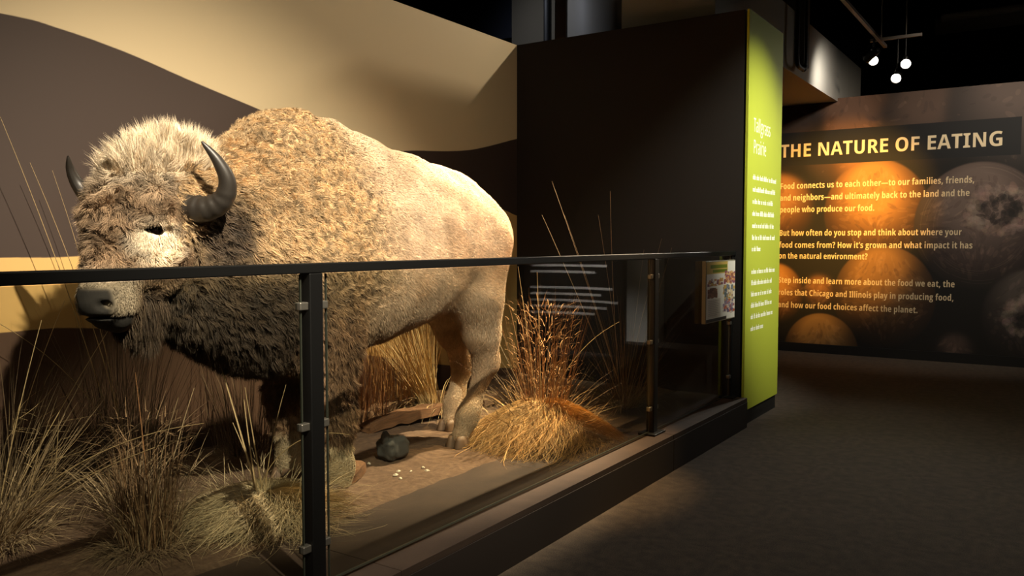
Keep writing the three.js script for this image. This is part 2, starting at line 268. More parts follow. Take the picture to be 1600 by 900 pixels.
function trunk(x, y, z) {
  const z0 = ST[0][0], z1 = ST[ST.length - 1][0], zc = clamp(z, z0, z1), u = (zc - z0) / (z1 - z0) * N, i = Math.min(N - 1, u | 0), t = u - i;
  const top = lerp(tab[i][0], tab[i + 1][0], t), bot = lerp(tab[i][1], tab[i + 1][1], t), w0 = lerp(tab[i][2], tab[i + 1][2], t);
  const cy = bot + (top - bot) * 0.44, up = y > cy, hh = up ? top - cy : cy - bot, dy = Math.abs(y - cy) / hh, w = w0 * (up ? 1 - 0.3 * Math.min(1, dy) ** 2 * sstep(-3.9, -2.7, zc) : 1);
  const k = Math.pow(Math.pow(Math.abs(x - BX) / w, 2.2) + Math.pow(dy, 2.2), 1 / 2.2), d = (k - 1) * Math.min(w, hh), dz = Math.abs(z - zc);
  return dz > 0 ? Math.hypot(Math.max(d, 0), dz) + Math.min(d, 0) * 0 : d;
}
const HM = [-2.83, 1.526, -1.818], YAW = 15 * Math.PI / 180, HF = [Math.sin(YAW), 0, Math.cos(YAW)], HL = [Math.cos(YAW), 0, -Math.sin(YAW)];
const HP = (l, u, f) => [HM[0] + l * HL[0] + f * HF[0], HM[1] + u, HM[2] + l * HL[2] + f * HF[2]];
const toHead = (x, y, z) => { const dx = x - HM[0], dz = z - HM[2]; return [dx * HL[0] + dz * HL[2], y - HM[1], dx * HF[0] + dz * HF[2]]; };
const legs = [];
const leg = (k, ...pts) => { for (let i = 0; i + 1 < pts.length; i++) legs.push([capsule(pts[i].slice(0, 3), pts[i + 1].slice(0, 3), pts[i][3], pts[i + 1][3]), k]); };
// near fore, far fore, near hind, far hind: x, y, z, radius from hip to hoof
leg(0.10, [-2.74, 1.25, -2.55, 0.19], [-2.71, 0.95, -2.62, 0.115], [-2.71, 0.62, -2.63, 0.078], [-2.705, 0.36, -2.645, 0.05], [-2.7, 0.285, -2.635, 0.054]);
leg(0.10, [-3.12, 1.25, -2.58, 0.2], [-3.09, 0.95, -2.72, 0.13], [-3.07, 0.62, -2.70, 0.085], [-3.065, 0.36, -2.705, 0.05], [-3.06, 0.285, -2.68, 0.054]);
leg(0.09, [-2.80, 1.38, -3.86, 0.2], [-2.735, 1.06, -3.76, 0.135], [-2.75, 0.86, -3.83, 0.088], [-2.755, 0.67, -3.90, 0.054], [-2.76, 0.39, -3.72, 0.042], [-2.768, 0.285, -3.655, 0.048]);
leg(0.09, [-3.06, 1.38, -3.9, 0.2], [-3.10, 1.02, -3.93, 0.13], [-3.09, 0.82, -4.02, 0.085], [-3.08, 0.63, -4.10, 0.052], [-3.075, 0.37, -4.0, 0.042], [-3.07, 0.285, -3.955, 0.048]);
const neckA = capsule([BX, 1.42, -2.38], HP(0, -0.02, -0.14), 0.32, 0.22), throat = capsule([BX, 1.12, -2.42], [-2.88, 1.16, -2.06], 0.255, 0.18);
function bodyField(x, y, z) {
  let d = trunk(x, y, z);
  if (z > -2.9) { d = smin(d, neckA(x, y, z), 0.14); d = smin(d, throat(x, y, z), 0.12); }
  for (const [f, k] of legs) d = smin(d, f(x, y, z), k);
  return d + 0.006 * noise3(x * 6, y * 6, z * 6);
}
const H = { skull: ellipsoid([0, 0.03, -0.13], [0.17, 0.205, 0.2]), brow: ellipsoid([0, -0.03, 0.05], [0.15, 0.175, 0.13]), face: capsule([0, -0.1, 0.08], [0, -0.33, 0.185], 0.142, 0.086), muzzle: ellipsoid([0, -0.372, 0.215], [0.088, 0.07, 0.085]), jaw: capsule([0, -0.24, -0.01], [0, -0.425, 0.15], 0.12, 0.055), cheekL: ellipsoid([0.075, -0.2, 0.03], [0.075, 0.11, 0.12]), cheekR: ellipsoid([-0.075, -0.2, 0.03], [0.075, 0.11, 0.12]), browL: ellipsoid([0.125, -0.072, 0.095], [0.04, 0.025, 0.05]), browR: ellipsoid([-0.125, -0.072, 0.095], [0.04, 0.025, 0.05]), lip: capsule([-0.04, -0.432, 0.185], [0.04, -0.432, 0.185], 0.03, 0.03), beard: capsule([0, -0.4, 0.05], [0, -0.50, 0.03], 0.07, 0.03) };
const eyeL = [0.143, -0.112, 0.115], nostrilL = [0.06, -0.372, 0.275];
function headLocal(l, u, f) {
  let d = smin(H.skull(l, u, f), H.brow(l, u, f), 0.08); d = smin(d, H.face(l, u, f), 0.08); d = smin(d, H.jaw(l, u, f), 0.06); d = smin(d, H.cheekL(l, u, f), 0.05); d = smin(d, H.cheekR(l, u, f), 0.05); d = smin(d, H.muzzle(l, u, f), 0.05); d = smin(d, H.lip(l, u, f), 0.02); d = smin(d, H.browL(l, u, f), 0.03); d = smin(d, H.browR(l, u, f), 0.03); d = smin(d, H.beard(l, u, f), 0.05);
  const al = Math.abs(l), carve = (c, r, k) => { const q = Math.hypot((al - c[0]) / r[0], (u - c[1]) / r[1], (f - c[2]) / r[2]); const e = (1 - q) * Math.min(...r); d = -smin(-d, -e, k); };
  carve(nostrilL, [0.02, 0.016, 0.03], 0.012); carve([eyeL[0] + 0.012, eyeL[1], eyeL[2] + 0.008], [0.042, 0.014, 0.042], 0.010); carve([0.06, -0.414, 0.25], [0.08, 0.005, 0.05], 0.01);
  return d;
}
const headField = (x, y, z) => headLocal(...toHead(x, y, z));
const bodyGeo = surfaceNets(bodyField, [-3.42, 0.2, -4.36], [-2.44, 2.06, -1.55], 0.0145);
const headGeo = surfaceNets(headField, [-3.16, 0.9, -2.2], [-2.42, 1.84, -1.4], 0.0072);
const earAt = HP(0.22, -0.13, -0.16);
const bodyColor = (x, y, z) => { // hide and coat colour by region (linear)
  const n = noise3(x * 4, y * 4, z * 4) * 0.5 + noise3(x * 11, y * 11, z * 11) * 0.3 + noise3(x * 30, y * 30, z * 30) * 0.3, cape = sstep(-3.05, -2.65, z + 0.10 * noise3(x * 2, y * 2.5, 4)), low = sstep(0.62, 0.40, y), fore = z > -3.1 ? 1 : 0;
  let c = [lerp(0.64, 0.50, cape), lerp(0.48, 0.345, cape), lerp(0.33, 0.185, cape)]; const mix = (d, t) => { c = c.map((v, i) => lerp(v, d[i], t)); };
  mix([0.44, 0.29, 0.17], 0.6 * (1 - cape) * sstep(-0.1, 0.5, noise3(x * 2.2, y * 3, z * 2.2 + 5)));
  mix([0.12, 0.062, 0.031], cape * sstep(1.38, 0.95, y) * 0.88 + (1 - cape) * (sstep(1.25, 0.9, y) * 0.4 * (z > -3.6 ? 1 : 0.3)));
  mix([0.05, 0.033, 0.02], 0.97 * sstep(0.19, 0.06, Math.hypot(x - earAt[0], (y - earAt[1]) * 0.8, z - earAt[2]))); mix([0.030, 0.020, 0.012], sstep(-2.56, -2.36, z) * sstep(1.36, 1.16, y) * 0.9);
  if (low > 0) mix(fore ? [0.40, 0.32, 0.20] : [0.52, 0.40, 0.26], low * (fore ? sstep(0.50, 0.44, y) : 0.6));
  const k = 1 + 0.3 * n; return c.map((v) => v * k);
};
const headColor = (l, u, f) => {
  const n = noise3(l * 9, u * 9, f * 9) * 0.5 + noise3(l * 22, u * 22, f * 22) * 0.5, top = sstep(-0.02, 0.17, u), muz = sstep(-0.27, -0.30, u) * sstep(0.15, 0.22, f);
  let c = [0.235, 0.155, 0.09]; const mix = (d, t) => { c = c.map((v, i) => lerp(v, d[i], t)); };
  mix([0.74, 0.62, 0.45], top); mix([0.06, 0.04, 0.025], sstep(-0.03, -0.12, f) * sstep(0.02, -0.06, u)); const e = Math.hypot((Math.abs(l) - 0.13) / 0.09, (u + 0.155) / 0.10, (f - 0.10) / 0.12); mix([0.66, 0.55, 0.40], sstep(1.15, 0.6, e)); mix([0.42, 0.34, 0.25], sstep(0.12, 0.2, f) * sstep(-0.22, -0.30, u) * 0.9);
  mix([0.018, 0.015, 0.013], Math.max(muz * sstep(0.235, 0.265, f) * sstep(-0.30, -0.325, u), sstep(-0.40, -0.415, u) * sstep(0.12, 0.17, f))); mix([0.07, 0.045, 0.028], 0.95 * sstep(-0.27, -0.37, u) * sstep(0.17, 0.11, f));
  const k = 1 + 0.36 * n; return c.map((v) => v * k);
};
function colorize(g, fn) { const p = g.attributes.position, c = new Float32Array(p.count * 3); for (let i = 0; i < p.count; i++) c.set(fn(p.getX(i), p.getY(i), p.getZ(i)), i * 3); g.setAttribute('color', new THREE.BufferAttribute(c, 3)); return g; }
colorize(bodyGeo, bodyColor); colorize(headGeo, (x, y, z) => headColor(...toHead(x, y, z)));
const BASE = [BX, PY, -3.1];
const bison = thing('bison', 'large shaggy tan bison mount standing on the platform behind the railing', 'bison', BASE);
{
  const skin = mergeGeometries([bodyGeo, headGeo]); skin.translate(-BASE[0], -BASE[1], -BASE[2]);
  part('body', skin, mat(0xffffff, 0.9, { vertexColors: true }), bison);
}
// ---- fur: tufts of tapering strands
function tuftGeo(seed, strands, spread, tipSpread, bend, width, wave) {
  const r = rng(seed), pos = [], idx = [], nor = [];
  for (let s = 0; s < strands; s++) {
    const a = r() * 6.283, d = Math.sqrt(r()) * spread, bx = Math.cos(a) * d, bz = Math.sin(a) * d, ta = r() * 6.283, tx = Math.cos(ta) * tipSpread * r(), tz = Math.sin(ta) * tipSpread * r() + bend, H2 = 0.7 + 0.5 * r(), fa = r() * 3.14, wx = Math.cos(fa) * width, wz = Math.sin(fa) * width, ph = r() * 6.28, b0 = pos.length / 3;
    for (let k = 0; k <= 3; k++) {
      const t = k / 3, x = lerp(bx, tx, t * 0.8 + 0.2 * t * t) + wave * Math.sin(ph + t * 5) * t, z = lerp(bz, tz, t * t) + wave * Math.cos(ph * 1.3 + t * 5) * t, y = H2 * t * (1 - 0.15 * t), w = 1 - 0.85 * t;
      if (k < 3) { pos.push(x - wx * w, y, z - wz * w, x + wx * w, y, z + wz * w); nor.push(0, 0.5, 0.86, 0, 0.5, 0.86); } else { pos.push(x, y, z); nor.push(0, 0.5, 0.86); }
    }
    idx.push(b0, b0 + 1, b0 + 2, b0 + 1, b0 + 3, b0 + 2, b0 + 2, b0 + 3, b0 + 4, b0 + 3, b0 + 5, b0 + 4, b0 + 4, b0 + 5, b0 + 6);
  }
  const g = new THREE.BufferGeometry(); g.setAttribute('position', new THREE.Float32BufferAttribute(pos, 3)); g.setIndex(idx); g.computeVertexNormals(); return g;
}
function scatter(geo, perM2, seed, emit) {
  const r = rng(seed), p = geo.attributes.position, ix = geo.index, nn = geo.attributes.normal, a = V(), b = V(), c = V(), ab = V(), ac = V(); let carry = 0;
  for (let i = 0; i < ix.count; i += 3) {
    const i0 = ix.getX(i), i1 = ix.getX(i + 1), i2 = ix.getX(i + 2); a.fromBufferAttribute(p, i0); b.fromBufferAttribute(p, i1); c.fromBufferAttribute(p, i2);
    const area = ab.subVectors(b, a).cross(ac.subVectors(c, a)).length() / 2; let n = area * perM2 + carry; carry = n - Math.floor(n);
    for (let k = Math.floor(n); k > 0; k--) { let u = r(), v = r(); if (u + v > 1) { u = 1 - u; v = 1 - v; } const w = 1 - u - v; emit(V(a.x * w + b.x * u + c.x * v, a.y * w + b.y * u + c.y * v, a.z * w + b.z * u + c.z * v), V(nn.getX(i0) * w + nn.getX(i1) * u + nn.getX(i2) * v, nn.getY(i0) * w + nn.getY(i1) * u + nn.getY(i2) * v, nn.getZ(i0) * w + nn.getZ(i1) * u + nn.getZ(i2) * v).normalize(), r); }
  }
}
class Fur {
  constructor() { this.m = []; this.c = []; }
  add(p, n, dir, len, wid, col) {
    const y = dir.clone().normalize(), x = V().crossVectors(y, n); if (x.lengthSq() < 1e-6) x.set(1, 0, 0); x.normalize(); const z = V().crossVectors(x, y);
    this.m.push(new THREE.Matrix4().makeBasis(x.multiplyScalar(wid), y.multiplyScalar(len), z.multiplyScalar(-wid)).setPosition(p.x - BASE[0], p.y - BASE[1], p.z - BASE[2])); this.c.push(col);
  }
  build(name, geo, m) {
    const o = new THREE.InstancedMesh(geo, m, this.m.length), c = new THREE.Color(); this.m.forEach((q, i) => { o.setMatrixAt(i, q); o.setColorAt(i, c.setRGB(...this.c[i])); });
    o.name = name; o.userData.kind = 'stuff'; shade(o); bison.add(o); return o;
  }
}
const furMat = mat(0xffffff, 0.75, { side: THREE.DoubleSide });
const shortFur = new Fur(), wool = new Fur(), longFur = new Fur();
const vary = (c, r, a) => { const k = 1 + a * (r() - 0.5) * 2; return c.map((v) => Math.max(0.004, v * k)); };
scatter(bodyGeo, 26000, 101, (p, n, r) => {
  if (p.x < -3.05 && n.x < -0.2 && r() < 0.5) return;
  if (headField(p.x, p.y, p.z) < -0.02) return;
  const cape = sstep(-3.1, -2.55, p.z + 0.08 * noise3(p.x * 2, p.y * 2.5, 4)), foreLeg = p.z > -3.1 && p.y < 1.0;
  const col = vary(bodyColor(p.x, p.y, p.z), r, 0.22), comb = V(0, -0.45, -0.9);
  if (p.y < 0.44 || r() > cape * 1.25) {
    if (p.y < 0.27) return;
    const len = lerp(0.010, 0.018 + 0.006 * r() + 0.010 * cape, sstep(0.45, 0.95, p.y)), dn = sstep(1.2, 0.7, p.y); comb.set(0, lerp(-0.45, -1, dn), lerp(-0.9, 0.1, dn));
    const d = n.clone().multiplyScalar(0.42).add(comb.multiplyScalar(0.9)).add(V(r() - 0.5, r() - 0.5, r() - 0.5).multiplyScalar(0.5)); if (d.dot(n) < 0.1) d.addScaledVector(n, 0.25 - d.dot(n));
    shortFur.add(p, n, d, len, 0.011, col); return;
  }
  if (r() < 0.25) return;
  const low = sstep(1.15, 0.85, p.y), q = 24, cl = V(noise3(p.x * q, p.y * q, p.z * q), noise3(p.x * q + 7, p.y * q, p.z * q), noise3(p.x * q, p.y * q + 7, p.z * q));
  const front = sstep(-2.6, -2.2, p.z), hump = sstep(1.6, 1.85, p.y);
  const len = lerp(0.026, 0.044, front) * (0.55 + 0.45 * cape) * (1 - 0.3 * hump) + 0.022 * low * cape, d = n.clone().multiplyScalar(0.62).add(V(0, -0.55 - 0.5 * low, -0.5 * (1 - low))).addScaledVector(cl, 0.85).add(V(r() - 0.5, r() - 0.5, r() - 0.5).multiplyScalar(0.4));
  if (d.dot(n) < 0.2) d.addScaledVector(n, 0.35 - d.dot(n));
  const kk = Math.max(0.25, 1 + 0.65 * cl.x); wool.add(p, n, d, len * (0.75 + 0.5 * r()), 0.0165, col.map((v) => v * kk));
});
scatter(headGeo, 24000, 202, (p, n, r) => {
  if (bodyField(p.x, p.y, p.z) < -0.03) return;
  const [l, u, f] = toHead(p.x, p.y, p.z), al = Math.abs(l), col = vary(headColor(l, u, f), r, 0.25);
  const nose = u < -0.31 && f > 0.25, lip = u < -0.405 && f > 0.13; if (nose || lip) return;
  if (Math.hypot((al - eyeL[0]) / 0.05, (u - eyeL[1]) / 0.024, (f - eyeL[2]) / 0.05) < 1) return;
  const muzzle = u < -0.27 && f > 0.13, eyeZone = Math.hypot((al - 0.135) / 0.06, (u + 0.135) / 0.06, (f - 0.11) / 0.09) < 1, top = sstep(0.02, 0.16, u), q = 13;
  const cl = V(noise3(p.x * q, p.y * q, p.z * q), noise3(p.x * q + 7, p.y * q, p.z * q), noise3(p.x * q, p.y * q + 7, p.z * q)), jit = V(r() - 0.5, r() - 0.5, r() - 0.5);
  if (muzzle || eyeZone) { const d = n.clone().multiplyScalar(0.5).add(V(...HP(0, 0, 0)).sub(V(...HP(0, 0.8, -0.5))).multiplyScalar(-0.0)).add(V(0, -0.6, 0)).addScaledVector(jit, 0.6); if (d.dot(n) < 0.15) d.addScaledVector(n, 0.3 - d.dot(n)); shortFur.add(p, n, d, muzzle ? 0.013 : 0.018, 0.010, col); return; }
  const beard = u < -0.36 && f < 0.14;
  if (top > 0.5) { if (r() < 0.55) return; const d = n.clone().multiplyScalar(0.9).add(V(HF[0] * 0.2, 0.35, HF[2] * 0.2)).addScaledVector(cl, 0.7).addScaledVector(jit, 0.5); longFur.add(p, n, d, 0.082 * (0.4 + 1.0 * r()), 0.020, col.map((v) => v * (1 + 0.2 * cl.y))); return; }
  if (beard) { if (r() < 0.5) return; longFur.add(p, n, n.clone().multiplyScalar(0.4).add(V(0, -1, 0)).addScaledVector(jit, 0.5), 0.085 * (0.7 + 0.5 * r()), 0.02, col); return; }
  if (r() < 0.3) return;
  const fore = sstep(-0.28, -0.02, u), d = n.clone().multiplyScalar(0.75).add(V(0, -0.35, 0)).addScaledVector(cl, 0.85).addScaledVector(jit, 0.45); if (d.dot(n) < 0.2) d.addScaledVector(n, 0.35 - d.dot(n));
  wool.add(p, n, d, lerp(0.026, 0.042, fore) * (0.7 + 0.6 * r()), 0.0165, col.map((v) => v * Math.max(0.3, 1 + 0.6 * cl.x)));
});
shortFur.build('short_coat', tuftGeo(1, 6, 0.9, 0.9, 0.3, 0.11, 0.1), furMat);
wool.build('woolly_cape', tuftGeo(2, 9, 0.75, 0.45, 0.35, 0.085, 0.24), furMat);
longFur.build('long_hair', tuftGeo(3, 9, 0.6, 0.55, 0.4, 0.06, 0.16), furMat);
// ---- horns, eyes, hooves, ears, tail
const hornMat = mat(0x2a2622, 0.42), hoofMat = mat(0x6a5440, 0.6), eyeMat = mat(0x0a0706, 0.08);
const rel = (p) => [p[0] - BASE[0], p[1] - BASE[1], p[2] - BASE[2]];
for (const s of [1, -1]) {
  const pts = (s > 0 ? [[0.17, -0.03, -0.03], [0.24, -0.036, -0.03], [0.308, -0.002, -0.04], [0.336, 0.06, -0.03], [0.322, 0.13, 0.0], [0.284, 0.20, 0.04]] : [[0.11, 0.02, -0.01], [0.19, -0.01, -0.02], [0.275, 0.005, -0.02], [0.32, 0.06, 0.0], [0.325, 0.115, 0.03], [0.305, 0.165, 0.06]]).map(([l, u, f]) => rel(HP(l * s, u, f)));
  part('horn', taperTube(pts, (t) => 0.052 * Math.pow(1 - t, 0.75) * (1 + 0.03 * Math.sin(t * 70) * (t < 0.5 ? 1 : 0)) + 0.003, 60, 16), hornMat, bison);
  const eg = new THREE.SphereGeometry(0.036, 20, 14), ep = rel(HP(s * (eyeL[0] - 0.022), eyeL[1], eyeL[2] - 0.016)); part('eye', eg, eyeMat, bison, ep);
  const ear = new THREE.SphereGeometry(1, 20, 14); ear.scale(0.07, 0.036, 0.018); ear.rotateZ(s * -0.35); ear.rotateY(s * 0.5 + YAW); part('ear', ear, mat([0.02, 0.013, 0.009], 0.95), bison, rel(HP(s * 0.185, -0.10, -0.13)));
}
for (const [x, z, k] of [[-2.7, -2.615, 1], [-3.06, -2.66, 1], [-2.768, -3.635, 0.9], [-3.07, -3.935, 0.9]]) for (const s of [-1, 1]) {
  const g = new THREE.LatheGeometry([[0, 0.075], [0.03, 0.072], [0.04, 0.05], [0.05, 0.012], [0.051, 0], [0, 0]].map(([a, b]) => new THREE.Vector2(a * k, b)), 20); g.scale(0.72, 1, 1.35); part('hoof', g, hoofMat, bison, rel([x + s * 0.032 * k, PY + 0.001, z]));
}
{
  part('tail', taperTube([[BX, 1.56, -4.17], [BX, 1.5, -4.235], [BX - 0.01, 1.3, -4.265], [BX - 0.015, 1.05, -4.26]].map(rel), (t) => 0.032 - 0.012 * t, 24, 10), mat([0.3, 0.21, 0.13], 0.9), bison);
  part('tail_tuft', taperTube([[BX - 0.015, 1.08, -4.26], [BX - 0.017, 0.95, -4.258], [BX - 0.02, 0.8, -4.25]].map(rel), (t) => 0.02 + 0.03 * Math.sin(Math.PI * Math.min(1, t * 1.0 + 0.08)) , 20, 10), mat([0.1, 0.06, 0.035], 0.95), bison);
}

// ------------------------------------------------------------------ dry grass
const grassMat = new THREE.MeshStandardMaterial({ roughness: 0.7, vertexColors: true, side: THREE.DoubleSide });
class Blades {
  constructor() { this.p = []; this.i = []; this.c = []; }
  blade(base, az, a0, curve, len, width, col, seg = 5, twist = 0.6, r = null) {
    const lim = (v, a, b) => Math.min(b, Math.max(a, v)), dx = Math.cos(az), dz = Math.sin(az), fa = az + 1.57 + twist, wx = Math.cos(fa), wz = Math.sin(fa), b0 = this.p.length / 3; let x = Math.max(-3.9, base[0]), y = base[1], z = base[2];
    for (let k = 0; k <= seg; k++) {
      const t = k / seg, w = width * (1 - t) ** 0.7 * 0.5; if (k < seg) { this.p.push(x - wx * w, y, z - wz * w, x + wx * w, y, z + wz * w); this.c.push(...col, ...col); } else { this.p.push(x, y, z); this.c.push(...col); }
      const a = a0 + curve * (t + 0.5 / seg), l = len / seg; x += Math.sin(a) * dx * l; z += Math.sin(a) * dz * l; x = lim(x, -3.905, -2.03); z = lim(z, -5.98, 0.5); y = Math.max(base[1] + 0.004, y + Math.cos(a) * l);
      if (k < seg - 1) { const q = b0 + k * 2; this.i.push(q, q + 1, q + 2, q + 1, q + 3, q + 2); } else if (k === seg - 1) { const q = b0 + k * 2; this.i.push(q, q + 1, q + 2); }
    }
  }
  // a blade that follows the slope of a heap from near its top outwards
  thatch(cx, cz, y0, az, d0, d1, R, h, lift, width, col, side) {
    const seg = 7, b0 = this.p.length / 3, wx = -Math.sin(az) * 0.7, wz = Math.cos(az) * 0.7;
    for (let k = 0; k <= seg; k++) {
      const t = k / seg, d = lerp(d0, d1, t), a = az + side * t * t, q = Math.min(1, d / R), y = y0 + h * (1 - Math.pow(q, 1.5)) + lift * Math.sin(t * 2.6) + 0.004, w = width * (1 - t) ** 0.6 * 0.5, x = Math.min(-2.03, cx + Math.cos(a) * d), z = cz + Math.sin(a) * d;
      if (k < seg) { this.p.push(x - wx * w, y, z - wz * w, x + wx * w, y + w, z + wz * w); this.c.push(...col, ...col); } else { this.p.push(x, y, z); this.c.push(...col); }
      if (k < seg - 1) { const n = b0 + k * 2; this.i.push(n, n + 1, n + 2, n + 1, n + 3, n + 2); } else if (k === seg - 1) { const n = b0 + k * 2; this.i.push(n, n + 1, n + 2); }
    }
  }
  geo(o) { const g = new THREE.BufferGeometry(), p = new Float32Array(this.p); for (let k = 0; k < p.length; k += 3) { p[k] -= o[0]; p[k + 1] -= o[1]; p[k + 2] -= o[2]; } g.setAttribute('position', new THREE.BufferAttribute(p, 3)); g.setAttribute('color', new THREE.Float32BufferAttribute(this.c, 3)); g.setIndex(this.i); g.computeVertexNormals(); return g; }
}
const STRAW = [0.42, 0.30, 0.15], TAN = [0.36, 0.26, 0.15], RUST = [0.26, 0.12, 0.045], DARK = [0.12, 0.08, 0.045];
// kinds: sets of [count, base radius, lean from-to, curl from-to, length from-to, width, colour]
function clump(label, x, z, seed, sets, stalks = [], y0, heap) {
  const y = y0 ?? soilHeight(x, z) - 0.004, o = [x, y, z], g = thing('grass_clump', label, 'grass', o, 'dry prairie grass clumps on the platform'), r = rng(seed);
  for (const [name, n, rad, a0, a1, c0, c1, l0, l1, w, col, az0 = 0, az1 = 6.283, h0 = 0, h1 = 0] of sets) {
    const B = new Blades();
    for (let k = 0; k < n; k++) { const az = lerp(az0, az1, r()), d = Math.sqrt(r()) * rad, ba = az + (r() - 0.5) * 1.6, bx = x + Math.cos(ba) * d, bz = z + Math.sin(ba) * d; B.blade([bx, y + lerp(h0, h1, r()), bz], az, lerp(a0, a1, r()), lerp(c0, c1, r()), lerp(l0, l1, r()), w * (0.7 + 0.6 * r()), vary(col, r, 0.4), 6, (r() - 0.5) * 2.4); }
    const m = part(name, B.geo(o), grassMat, g); m.userData.kind = 'stuff';
  }
  if (heap) {
    const [n, R, h, col, w] = heap, B = new Blades();
    for (let k = 0; k < n; k++) { const d0 = R * 0.75 * Math.sqrt(r()) * r(), az = r() * 6.283; B.thatch(x, z, y - 0.03, az, d0, d0 + R * (0.35 + 0.45 * r()), R, h, 0.07 * (r() - 0.3), w * (0.6 + 0.6 * r()), vary(col, r, 0.5), (r() - 0.5) * 2.2); }
    part('drooping_blades', B.geo(o), grassMat, g).userData.kind = 'stuff';
  }
  for (const [az, a0, curve, len, rad, col = STRAW] of stalks) {
    let px = (r() - 0.5) * 0.05, py = 0, pz = (r() - 0.5) * 0.05; const pts = []; for (let k = 0; k <= 8; k++) { pts.push([px, py, pz]); const a = a0 + curve * k / 8; px += Math.sin(a) * Math.cos(az) * len / 8; py += Math.cos(a) * len / 8; pz += Math.sin(a) * Math.sin(az) * len / 8; }
    const m = mat(col, 0.7); part('stalk', taperTube(pts, (t) => rad * (1 - 0.65 * t), 16, 5), m, g);
  }
}
const RT = -0.585, LF = 2.557, FW = 0.986, BK = -2.156;   // azimuths: right, left, towards and away from the visitor
// left foreground: pale stems fanning out over a curled base
clump('pale straw grass clump with stiff stems fanning right at the far left front', -3.32, -1.47, 31, [
  ['grass_blades', 600, 0.2, 0.3, 1.5, 0.3, 2.2, 0.1, 0.28, 0.004, TAN], ['grass_stems', 95, 0.08, 0.3, 0.95, 0.0, 0.35, 0.4, 0.8, 0.0042, TAN, RT - 0.7, RT + 0.9], ['grass_stems', 40, 0.1, 0.0, 0.5, 0.1, 1.0, 0.35, 0.7, 0.003, TAN], ['loose_blades', 110, 0.25, 0.0, 2.2, -0.6, 1.6, 0.06, 0.28, 0.0035, STRAW, RT - 1.2, RT + 1.2, 0.12, 0.5]],
  [[RT + 0.2, 0.95, 0.35, 0.95, 0.004], [RT, 0.75, 0.75, 0.95, 0.0035], [LF, 0.5, 0.2, 0.9, 0.003], [RT, 0.2, 0.1, 0.85, 0.003], [RT - 0.4, 0.45, 0.1, 0.9, 0.003]]);
clump('dull grass clump with upright russet stems left of the pale mound', -2.82, -1.79, 32, [
  ['grass_stems', 270, 0.1, 0.0, 0.22, 0.0, 0.25, 0.28, 0.52, 0.0035, [0.2, 0.115, 0.055]], ['grass_blades', 700, 0.16, 0.6, 1.4, 0.5, 2.0, 0.1, 0.24, 0.0035, [0.2, 0.14, 0.08]], ['seed_heads', 130, 0.1, 0.0, 0.35, 0.4, 2.4, 0.36, 0.5, 0.004, TAN], ['loose_blades', 260, 0.16, 0.0, 2.4, -0.8, 1.8, 0.04, 0.18, 0.0035, [0.24, 0.15, 0.08], 0, 6.283, 0.1, 0.5]],
  [[RT, 0.22, 0.12, 0.62, 0.004, TAN], [RT + 0.3, 0.2, 0.2, 0.6, 0.003, TAN], [LF, 0.05, 0.05, 0.66, 0.003, RUST], [RT, 0.4, 0.1, 0.5, 0.002, TAN]]);
clump('low tangle of thin curled grass blades between two taller clumps', -3.3, -1.98, 33, [['curled_blades', 150, 0.1, 0.0, 0.5, 1.5, 3.6, 0.28, 0.5, 0.0042, [0.26, 0.18, 0.1]], ['grass_blades', 120, 0.16, 0.5, 1.4, 0.2, 1.2, 0.1, 0.3, 0.003, [0.16, 0.11, 0.06]]], [[RT, 1.2, 0.35, 0.3, 0.004, TAN]]);
clump('pale drooping grass mound in front of the front hooves', -2.74, -2.27, 34, [
  ['loose_blades', 420, 0.26, 0.5, 1.5, -0.3, 1.4, 0.08, 0.26, 0.003, [0.46, 0.36, 0.21], 0, 6.283, 0.02, 0.1], ['grass_blades', 500, 0.34, 0.9, 1.5, 0.2, 0.9, 0.08, 0.25, 0.003, TAN]],
  [[LF, 0.22, 0.08, 0.75, 0.0055], [LF + 0.1, 0.18, -0.1, 0.5, 0.005], [LF, 0.3, 0.1, 0.42, 0.004], [RT, 0.0, 1.9, 0.6, 0.0028], [RT + 0.3, 0.1, 0.25, 0.58, 0.0025], [LF - 0.4, 0.14, 0.0, 0.55, 0.005]], undefined, [3600, 0.42, 0.13, [0.46, 0.36, 0.21], 0.0034]);
clump('tall thin dark grass against the painted wall below the animal head', -3.74, -2.28, 35, [
  ['grass_stems', 170, 0.14, 0.0, 0.4, 0.0, 0.4, 0.5, 1.0, 0.0035, DARK], ['grass_blades', 260, 0.14, 0.1, 0.8, 0.2, 1.4, 0.2, 0.5, 0.0035, DARK]],
  [[1.57, 0.2, 0.2, 1.55, 0.003], [1.4, 0.27, 0.14, 1.75, 0.003], [1.57, 0.35, 0.9, 1.35, 0.0025], [1.4, 0.16, 0.2, 1.5, 0.0025], [1.57, 0.1, 0.05, 1.0, 0.0025, DARK], [-1.5, 0.12, 0.1, 0.95, 0.0025, DARK]]);
clump('dark grass clump against the painted wall at the far left', -3.74, -1.72, 36, [
  ['grass_stems', 160, 0.14, 0.0, 0.5, 0.0, 0.5, 0.4, 0.85, 0.0035, DARK], ['grass_blades', 320, 0.16, 0.2, 1.0, 0.2, 1.6, 0.2, 0.5, 0.0035, [0.16, 0.11, 0.06]]], [[1.57, 0.3, 0.2, 0.9, 0.003], [-1.57, 0.25, 0.2, 0.9, 0.003]]);
clump('dark grass clump against the wall behind the front legs', -3.68, -2.95, 40, [['grass_stems', 160, 0.2, 0.0, 0.3, 0.0, 0.4, 0.35, 0.75, 0.0035, DARK], ['grass_blades', 120, 0.16, 0.2, 1.0, 0.2, 1.6, 0.15, 0.4, 0.003, DARK]]);
